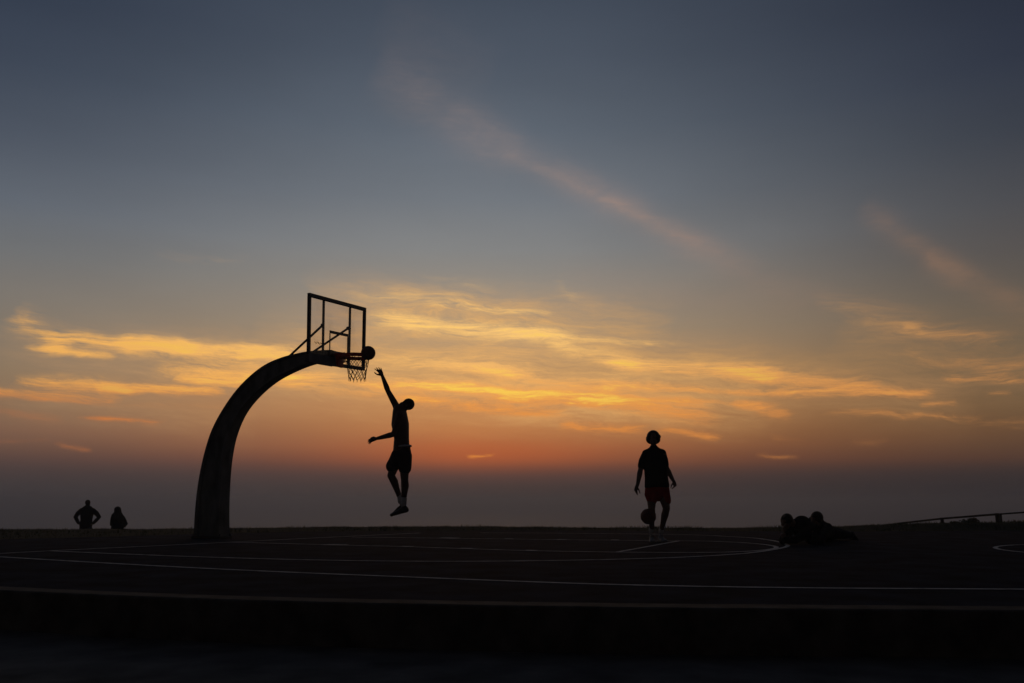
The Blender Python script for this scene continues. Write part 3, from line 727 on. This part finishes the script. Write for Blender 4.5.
tube(bm, [B + Vector((-.17, 0, 1.43)), B + Vector((0, 0, 1.50)), B + Vector((.17, 0, 1.43))], [.085, .10, .085])
tube(bm, [B + Vector((0, 0, 1.5)), B + Vector((0, -.01, 1.575))], [.085, .075])
for s_ in (-1, 1):
    el_ = B + Vector((.40 * s_, .05, 1.20)); wr_ = B + Vector((.255 * s_, -.01, 1.01))
    tube(bm, [B + Vector((.20 * s_, 0, 1.42)), B + Vector((.31 * s_, .02, 1.33)), el_, mid(el_, wr_, .5), wr_], [.085, .080, .070, .06, .052])
fuse('jacket', bm, M['black'], C1, .014, 2)
bm = bmesh.new()
tube(bm, [B + Vector((0, 0, 1.0)), B + Vector((0, 0, .88))], [(.17, .125), (.18, .13)], side=X1)
for s_ in (-1, 1): tube(bm, [B + Vector((.10 * s_, 0, .90)), B + Vector((.13 * s_, -.02, .50)), B + Vector((.15 * s_, .02, .12))], [.105, .08, .07])
fuse('trousers', bm, M['denim'], C1, .014, 2)

wp2 = V(116.6, 529, DC); zf2 = V(117, 506.4, DC).z - 1.62
C2 = empty('person', (wp2.x, DC, zf2), 'person with long dark hair standing right of the one with hands on hips', 'person')
B = Vector((wp2.x, DC, zf2))
bm = bmesh.new()
torso(bm, B + Vector((.02, 0, .84)), B + Vector((.02, 0, 1.0)), B + Vector((0, 0, 1.17)), B + Vector((-.02, 0, 1.30)), B + Vector((-.02, 0, 1.38)), X1, .92)
tube(bm, [B + Vector((-.17, 0, 1.27)), B + Vector((0, 0, 1.31)), B + Vector((.15, 0, 1.27))], [.05, .055, .05])
pa = [(B + Vector((-.15, 0, 1.25)), B + Vector((-.20, .05, 1.02)), B + Vector((-.12, .20, .96))), (B + Vector((.16, 0, 1.26)), B + Vector((.31, -.02, 1.04)), B + Vector((.17, .14, .94)))]
for i, (a, b, c) in enumerate(pa):
    arm(bm, a, b, c, .92); hand(bm, c, (.3 if i == 0 else -.3, .9, .1), (0, 0, -1), .9, .4, .05, i == 0)
for s_ in (-1, 1):
    leg(bm, B + Vector((.09 * s_, 0, .80)), B + Vector((.10 * s_, -.02, .45)), B + Vector((.10 * s_, .02, .085)), (0, -1, 0), .95); foot(bm, B + Vector((.10 * s_, .02, .08)), (.1 * s_, 1, 0), s=.92)
head(bm, B + Vector((-.02, .01, 1.495)), UP, (-.5, .85, 0), .93)
fuse('body', bm, M['skin2'], C2, .010, 2)
bm = bmesh.new()
ell(bm, B + Vector((-.015, -.01, 1.51)), X1, (0, 1, 0), UP, .112, .115, .112)
tube(bm, [B + Vector((0, -.04, 1.52)), B + Vector((.035, -.09, 1.38)), B + Vector((.11, -.12, 1.24)), B + Vector((.20, -.12, 1.10))], [(.115, .08), (.135, .07), (.14, .055), (.10, .04)], side=X1)
fuse('hair', bm, M['hair'], C2, .011, 2)
bm = bmesh.new()
torso(bm, B + Vector((.02, 0, .80)), B + Vector((.02, 0, 1.0)), B + Vector((0, 0, 1.17)), B + Vector((-.02, 0, 1.31)), None, X1, .95, .06, 1.1)
for i, (a, b, c) in enumerate(pa): tube(bm, [a, mid(a, b, .5), b, mid(b, c, .8)], [.075, .075, .065, .052])
tube(bm, [B + Vector((-.02, 0, 1.32)), B + Vector((-.02, 0, 1.40))], [.08, .07])
fuse('coat', bm, M['black'], C2, .014, 2)
bm = bmesh.new()
tube(bm, [B + Vector((0, 0, .9)), B + Vector((0, 0, .78))], [(.17, .13), (.18, .13)], side=X1)
for s_ in (-1, 1): tube(bm, [B + Vector((.09 * s_, 0, .80)), B + Vector((.10 * s_, -.02, .45)), B + Vector((.10 * s_, .02, .11))], [.095, .07, .06])
fuse('trousers', bm, M['navy'], C2, .014, 2)

# ---- two people lying on the court
def prone(label, hd, shc, el1, el2, w1, w2, hip, k1, k2, a1, a2, hfwd, mt, hm, legm, tall=1.0):
    root = empty('person', (shc.x, shc.y, 0), label, 'person')
    ax = (hip - shc); ax.z = 0; ax.normalize(); sd = Vector((-ax.y, ax.x, 0))
    ch = mid(shc, hip, .3) - UP * .02; wa = mid(shc, hip, .68) - UP * .01
    bm = bmesh.new(); torso(bm, hip, wa, ch, shc, None, sd)
    nb = shc - ax * .05 + UP * .03
    tube(bm, [shc, nb, mid(nb, hd, .5)], [.075, .06, .056])
    s1, s2 = shc + sd * .17 - UP * .02, shc - sd * .17 - UP * .02
    tube(bm, [s1, shc, s2], [.056, .065, .056])
    for i, (s_, e_, w_) in enumerate(((s1, el1, w1), (s2, el2, w2))):
        arm(bm, s_, e_, w_); hand(bm, w_, (hd + Vector(hfwd) * .12 - w_), -UP if w_.z < .1 else sd * (1 if i else -1), 1, .5, .05, i == 0)
    for i, (k_, a_) in enumerate(((k1, a1), (k2, a2))):
        h_ = hip + sd * (.095 if i == 0 else -.095) + ax * .04
        leg(bm, h_, k_, a_, (0, 0, 1)); 
    head(bm, hd, (0, 0, 1), hfwd, 1.0)
    fuse('body', bm, M['skin2'], root, .009, 2)
    bm = bmesh.new(); fw_ = N3(hfwd); ell(bm, hd - fw_ * .018 + UP * .022, fw_.cross(UP), fw_, UP, .090, .106, .100); fuse('hair', bm, hm, root, .011, 2)
    bm = bmesh.new(); torso(bm, hip - ax * .02, wa, ch, shc, None, sd, 1.0, .032, 1.05)
    tube(bm, [s1, shc, s2], [.078, .095, .078]); tube(bm, [shc, nb, mid(nb, hd, .35)], [.10, .095, .08]); ell(bm, shc + UP * .075 + ax * .02, X1, (0, 1, 0), UP, .125, .10, .095)
    for (s_, e_, w_) in ((s1, el1, w1), (s2, el2, w2)): tube(bm, [s_, mid(s_, e_, .5), e_, mid(e_, w_, .97)], [.080, .072, .062, .046])
    fuse('jacket', bm, mt, root, .012, 2)
    bm = bmesh.new(); tube(bm, [hip - ax * .06, hip + ax * .06], [(.18, .125), (.17, .12)], side=sd)
    for i, (k_, a_) in enumerate(((k1, a1), (k2, a2))):
        h_ = hip + sd * (.095 if i == 0 else -.095) + ax * .04
        tube(bm, [h_, mid(h_, k_, .5), k_, mid(k_, a_, .4), mid(k_, a_, .93)], [.108, .092, .072, .068, .055])
    fuse('trousers', bm, legm, root, .012, 2)
    for k_, a_ in ((k1, a1), (k2, a2)):
        bm = bmesh.new(); td = (a_ - k_).normalized(); foot(bm, a_, Vector((td.x * .5, td.y * .5, -.55)), td, .98, 1.1)
        fuse('shoe', bm, M['shoe2'], root, .01, 2)
    return root
def lv(x, z, D):
    p = V(x, 520, D); return Vector((p.x, D, z))
prone('person lying on the court propped on elbows, left of the two', V(786.3, 521.8, 13.2), lv(801.5, .25, 13.38),
      lv(781.5, .055, 13.35), lv(795, .075, 13.06), lv(784, .16, 13.12), lv(783, .07, 13.02),
      lv(812, .13, 13.95), lv(819, .07, 14.4), lv(823, .07, 14.35), lv(824, .07, 14.85), lv(830, .07, 14.78), (-.72, -.65, -.12), M['black'], M['hair'], M['denim'])
prone('person lying on the court with legs stretched to the right, right of the two', V(816.3, 519.3, 13.50), lv(815.5, .25, 13.72),
      lv(808, .055, 13.5), lv(818.5, .055, 13.2), lv(806, .16, 13.3), lv(812, .15, 13.15),
      lv(822, .15, 14.22), lv(833.5, .15, 14.52), lv(837, .10, 14.42), lv(847.5, .085, 14.82), lv(850.0, .085, 14.6), (-.80, -.58, -.05), M['navy'], M['hair2'], M['black'])

# ------------------------------------------------------------------ fence and bush on the right
fpts = [(1078, 508.6, 24.4), (997, 514.3, 27.4), (942, 518.6, 30.4), (899, 523.4, 33.4), (864, 527.5, 36.4)]
fb = V(942, 524, 30.4); fz = terrain_z(fb.x, 30.4)
FN = empty('rail_fence', (fb.x, fb.y, fz), 'low wooden rail fence running down the grass at far right', 'fence')
tops = [V(x, y, D) for x, y, D in fpts]
for i, p in enumerate(tops):
    zb = terrain_z(p.x, p.y) - .15
    bm = bmesh.new(); box(bm, (p.x, p.y, (zb + p.z + .05) / 2), X1, (0, 1, 0), UP, .09, .09, p.z + .02 - zb, .012); build('post', bm, M['wood'], FN)
p = V(999.6, 514, 27.2); zb = terrain_z(p.x, p.y) - .15
bm = bmesh.new(); box(bm, (p.x + .02, p.y, (zb + p.z + .02) / 2), X1, (0, 1, 0), UP, .05, .09, p.z + .02 - zb, .008); build('post', bm, M['wood'], FN)
for a, b in zip(tops, tops[1:]):
    d = (b - a).normalized(); bm = bmesh.new(); beam(bm, a + d * .05, b - d * .05, .045, .05, UP, .008); build('rail', bm, M['wood'], FN)
bc_ = V(963, 524, 23.4); bz = terrain_z(bc_.x, 23.4)
BU = empty('bush', (bc_.x, 23.4, bz), 'small low bush behind the crest below the rail fence', 'bush')
bm = bmesh.new()
zt = V(966, 518.4, 23.4).z
for k in range(2600):
    lobe = random.choice(((.08, .24, 0), (.08, .24, 0), (.28, .12, .02), (-.22, .12, -.06)))
    u = Vector((random.gauss(0, 1), random.gauss(0, 1), random.gauss(0, 1))).normalized() * random.random() ** .4
    cz = zt + lobe[2] - lobe[1] * .8
    p = Vector((bc_.x + lobe[0] + u.x * lobe[1], 23.4 + u.y * .22, cz + u.z * lobe[1] * .8))
    a = Vector((random.gauss(0, 1), random.gauss(0, 1), random.gauss(0, 1))).normalized(); b = a.orthogonal().normalized()
    bm.faces.new([bm.verts.new(p + a * .022), bm.verts.new(p + b * .011), bm.verts.new(p - a * .022), bm.verts.new(p - b * .011)])
build('foliage', bm, M['leaf'], BU)
bm = bmesh.new()
for k in range(7): tube(bm, [Vector((bc_.x, 23.4, bz - .03)), Vector((bc_.x + random.uniform(-.15, .2), 23.4 + random.uniform(-.1, .1), zt - .2))], [.012, .006], n=6)
build('stem', bm, M['stem'], BU)

# ------------------------------------------------------------------ sea haze
HAZE = 1.4e-3
if HAZE:
    bm = bmesh.new(); E_ = 14500
    box(bm, (0, (E_ - 300) / 2, (-37.5 + 5.0) / 2), X1, (0, 1, 0), UP, 2 * E_, E_ + 300, 42.5)
    hm = bpy.data.materials.new('haze_air'); hm.use_nodes = True; nt = hm.node_tree
    nt.nodes.remove(nt.nodes['Principled BSDF']); pv = nt.nodes.new('ShaderNodeVolumePrincipled')
    pv.inputs['Density'].default_value = HAZE; pv.inputs['Color'].default_value = (.68, .78, .98, 1); pv.inputs['Anisotropy'].default_value = .58
    nt.links.new(pv.outputs[0], nt.nodes['Material Output'].inputs['Volume'])
    tagp(build('haze', bm, hm), 'pale evening haze over the sea', 'haze', kind='stuff')

# ------------------------------------------------------------------ render settings
sc.view_settings.view_transform = 'Standard'; sc.view_settings.look = 'None'; sc.view_settings.exposure = 0; sc.view_settings.gamma = 1
sc.cycles.use_denoising = True
sc.cycles.max_bounces = 6; sc.cycles.transparent_max_bounces = 12
